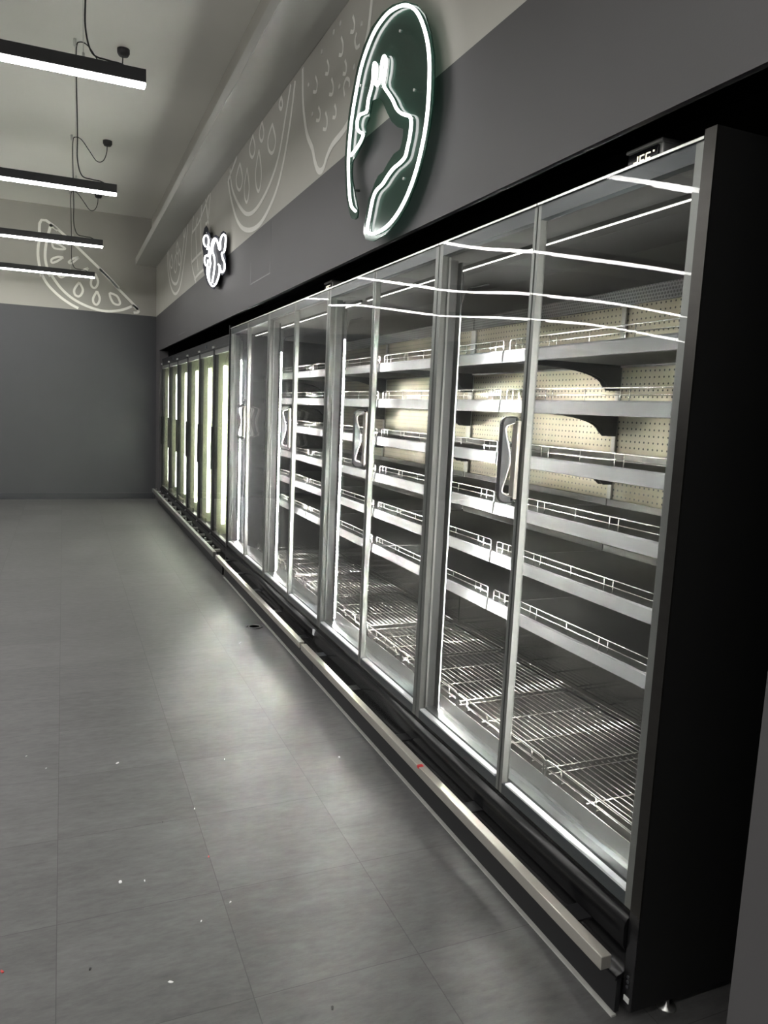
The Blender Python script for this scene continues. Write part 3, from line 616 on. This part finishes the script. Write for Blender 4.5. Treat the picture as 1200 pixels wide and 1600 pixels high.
# ------------------------------------------------------------------ illuminated wall signs
def sign(name, label, plate, plate_mat, tubes, closed, r, pegs, xw=-.05):
    o = thing(name, label, 'neon sign', (0, 0, 0), 'neon signs on the wall above the cabinets')
    MB().prism(plate, 0, xw, xw + .006).build('backing_plate', plate_mat, o)
    for i, t in enumerate(tubes):
        P = smooth_path([(xw - .013, a, b) for a, b in t], 5, closed and i == 0)
        MB().tube(P, r, 8, closed and i == 0).build('neon_tube', 'neon', o)
        MB().tube([(p.x + r * 1.05, p.y, p.z) for p in P], r * .42, 6, closed and i == 0).build('tube_base', 'tube_side', o)
    for a, b in pegs:
        MB().lathe([(.005, xw - .004), (.005, 0)], (0, a, b), 10, axis=0).build('standoff', 'steel', o)
    return o
sign('neon_sign', 'large oval green neon sign with a white outlined horned head cut out of it', PLATE, 'acrylic', [NEON], False, .0062,
     [(1.42, 2.66), (1.48, 2.36), (1.83, 2.235), (2.10, 2.47), (1.58, 2.93), (2.00, 2.88)])
sign('neon_sign', 'small navy neon sign of a cow head with glowing white outlines', COW_PLATE, 'navy', [COW_NEON[i] for i in (0, 2, 4, 5, 6)], False, .0066,
     [(5.9, 3.0), (5.2, 2.83), (5.5, 2.50)])

# ------------------------------------------------------------------ pendant lamps
LAMP_X0, LAMP_X1, LAMP_Z = -9.6, -.875, 3.0
def make_lamp():
    r = thing('pendant_lamp', '', 'pendant lamp')
    MB().box((LAMP_X0, -.032, LAMP_Z + .0125), (LAMP_X1, .032, LAMP_Z + .074)).build('housing', 'housing', r, bevel=.002)
    MB().box((LAMP_X0 + .002, -.030, LAMP_Z), (LAMP_X1 - .002, .030, LAMP_Z + .012)).build('diffuser', 'pendant', r, bevel=.003)
    for x in (-1.16, -3.9, -6.6, -9.3):
        MB().tube([(x, 0, LAMP_Z + .07), (x, 0, CEIL)], .0016, 6).lathe([(.010, CEIL - .05), (.010, CEIL)], (x, 0, 0), 10).lathe([(.006, LAMP_Z + .07), (.006, LAMP_Z + .10)], (x, 0, 0), 10).build('suspension_wire', 'steel', r)
    c = smooth_path([(-.83, 0, CEIL - .03), (-.835, 0, CEIL - .12), (-.87, 0, CEIL - .20), (-.93, 0, CEIL - .21), (-1.0, 0, CEIL - .12), (-1.07, 0, CEIL - .03), (-1.125, 0, CEIL - .015), (-1.15, .004, CEIL - .06),
         (-1.152, .006, CEIL - .3), (-1.148, .006, LAMP_Z + .4), (-1.150, .006, LAMP_Z + .22), (-1.12, .006, LAMP_Z + .11), (-1.05, .004, LAMP_Z + .092), (-.99, .004, LAMP_Z + .088), (-.95, .0, LAMP_Z + .07)], 6)
    MB().tube(c, .0042, 8).build('power_cord', 'cord', r)
    MB().lathe([(.045, CEIL), (.045, CEIL - .028), (.034, CEIL - .048), (.012, CEIL - .052)], (-.825, 0, 0), 20).build('ceiling_cup', 'cord', r)
    return r
lamp = make_lamp(); lamp.location = (0, 2.83, 0)
tag(lamp, 'nearest linear black pendant lamp in view, hanging below the top of the ceiling', 'pendant lamp', 'linear pendant lamps')
LAMP_LABELS = {5.03: 'second nearest linear black pendant lamp, under its round black ceiling cup', 7.24: 'third linear black pendant lamp, in front of the painted watermelon slice',
               9.43: 'farthest and lowest-looking linear pendant lamp, nearest to the back wall', .66: 'added unseen linear lamp overhead, lighting the near wall', -1.54: 'added unseen linear lamp overhead just behind the viewer', -3.74: 'added unseen linear lamp farthest behind the viewer'}  # last three are unseen, added above and behind the camera to light the near wall
for y, lb in LAMP_LABELS.items():
    c = copy_tree(lamp); c.location = (0, y, 0); c['label'] = lb

# ------------------------------------------------------------------ on the floor
d = thing('floor_drain', 'small round dark drain cover in the floor beside the kick plate', 'drain', (-.105, 3.51, 0))
MB().lathe([(.058, 0), (.058, .002), (.050, .0035), (.046, .002), (.001, .002)], (0, 0, 0), 28).build('drain_cover', 'drain', d)
MB().lathe([(.040, .0022), (.040, .0032), (.034, .0032), (.034, .0022)], (0, 0, 0), 24).build('drain_ring', 'seal', d)
SCRAPS = [
    ('w', -1.081, 1.762, .012, 'white scrap left of centre on the floor, beside a longer pale smear of tile'),
    ('w', -1.122, .953, .011, 'largest white chip of the pair lying close together on the grey tiles'),
    ('w', -1.052, .935, .006, 'short white sliver just right of a larger white chip'),
    ('w', -1.423, 1.936, .006, 'white speck nearest the left edge of the picture'),
    ('w', -1.346, 1.801, .006, 'white speck on the floor second from the left edge'),
    ('w', -1.030, .487, .008, 'white chip nearest the bottom of the picture'),
    ('w', -.920, .693, .005, 'tiny white speck on a tile between the long joint and the lowest chip'),
    ('w', -.842, 1.312, .005, 'tiny white speck on the long tile joint, behind the red scrap'),
    ('w', -.664, 1.665, .005, 'tiny white speck on a brightly lit tile right of the long joint'),
    ('w', -.825, .749, .005, 'tiny white speck on the long tile joint, in front of the red scrap'),
    ('w', -.202, 1.537, .010, 'pale scrap in the dark strip along the kick plate of the nearest cabinet'),
    ('w', -.272, 3.185, .010, 'white scrap on the floor beside the round drain cover'),
    ('r', -.845, .999, .007, 'small red scrap on the long tile joint'),
    ('r', -1.428, .668, .009, 'small red scrap at the left edge of the floor'),
    ('b', -1.220, .603, .007, 'small curled black scrap on the grey tiles at lower left'),
    ('b', -.961, 1.257, .004, 'tiny black crumb on a grey tile in the middle'),
    ('b', -.670, .266, .009, 'black sliver on the pale tile nearest the bottom edge'),
]
for k, x, y, r_, lb in SCRAPS:
    rnd = random.Random(int(abs(x * 1000)))
    n_ = 6; poly = []
    for i in range(n_):
        t = 2 * math.pi * i / n_; q = r_ * rnd.uniform(.5, 1.0)
        poly.append((q * math.cos(t), q * .5 * math.sin(t)))
    o = MB().prism(poly, 2, .0, .0025).build('floor_scrap', {'w': 'scrap', 'r': 'red', 'b': 'dark_scrap'}[k], loc=(x, y, 0.0))
    o.rotation_euler.z = rnd.uniform(0, 3)
    tag(o, lb, 'scrap', 'scraps on the floor')
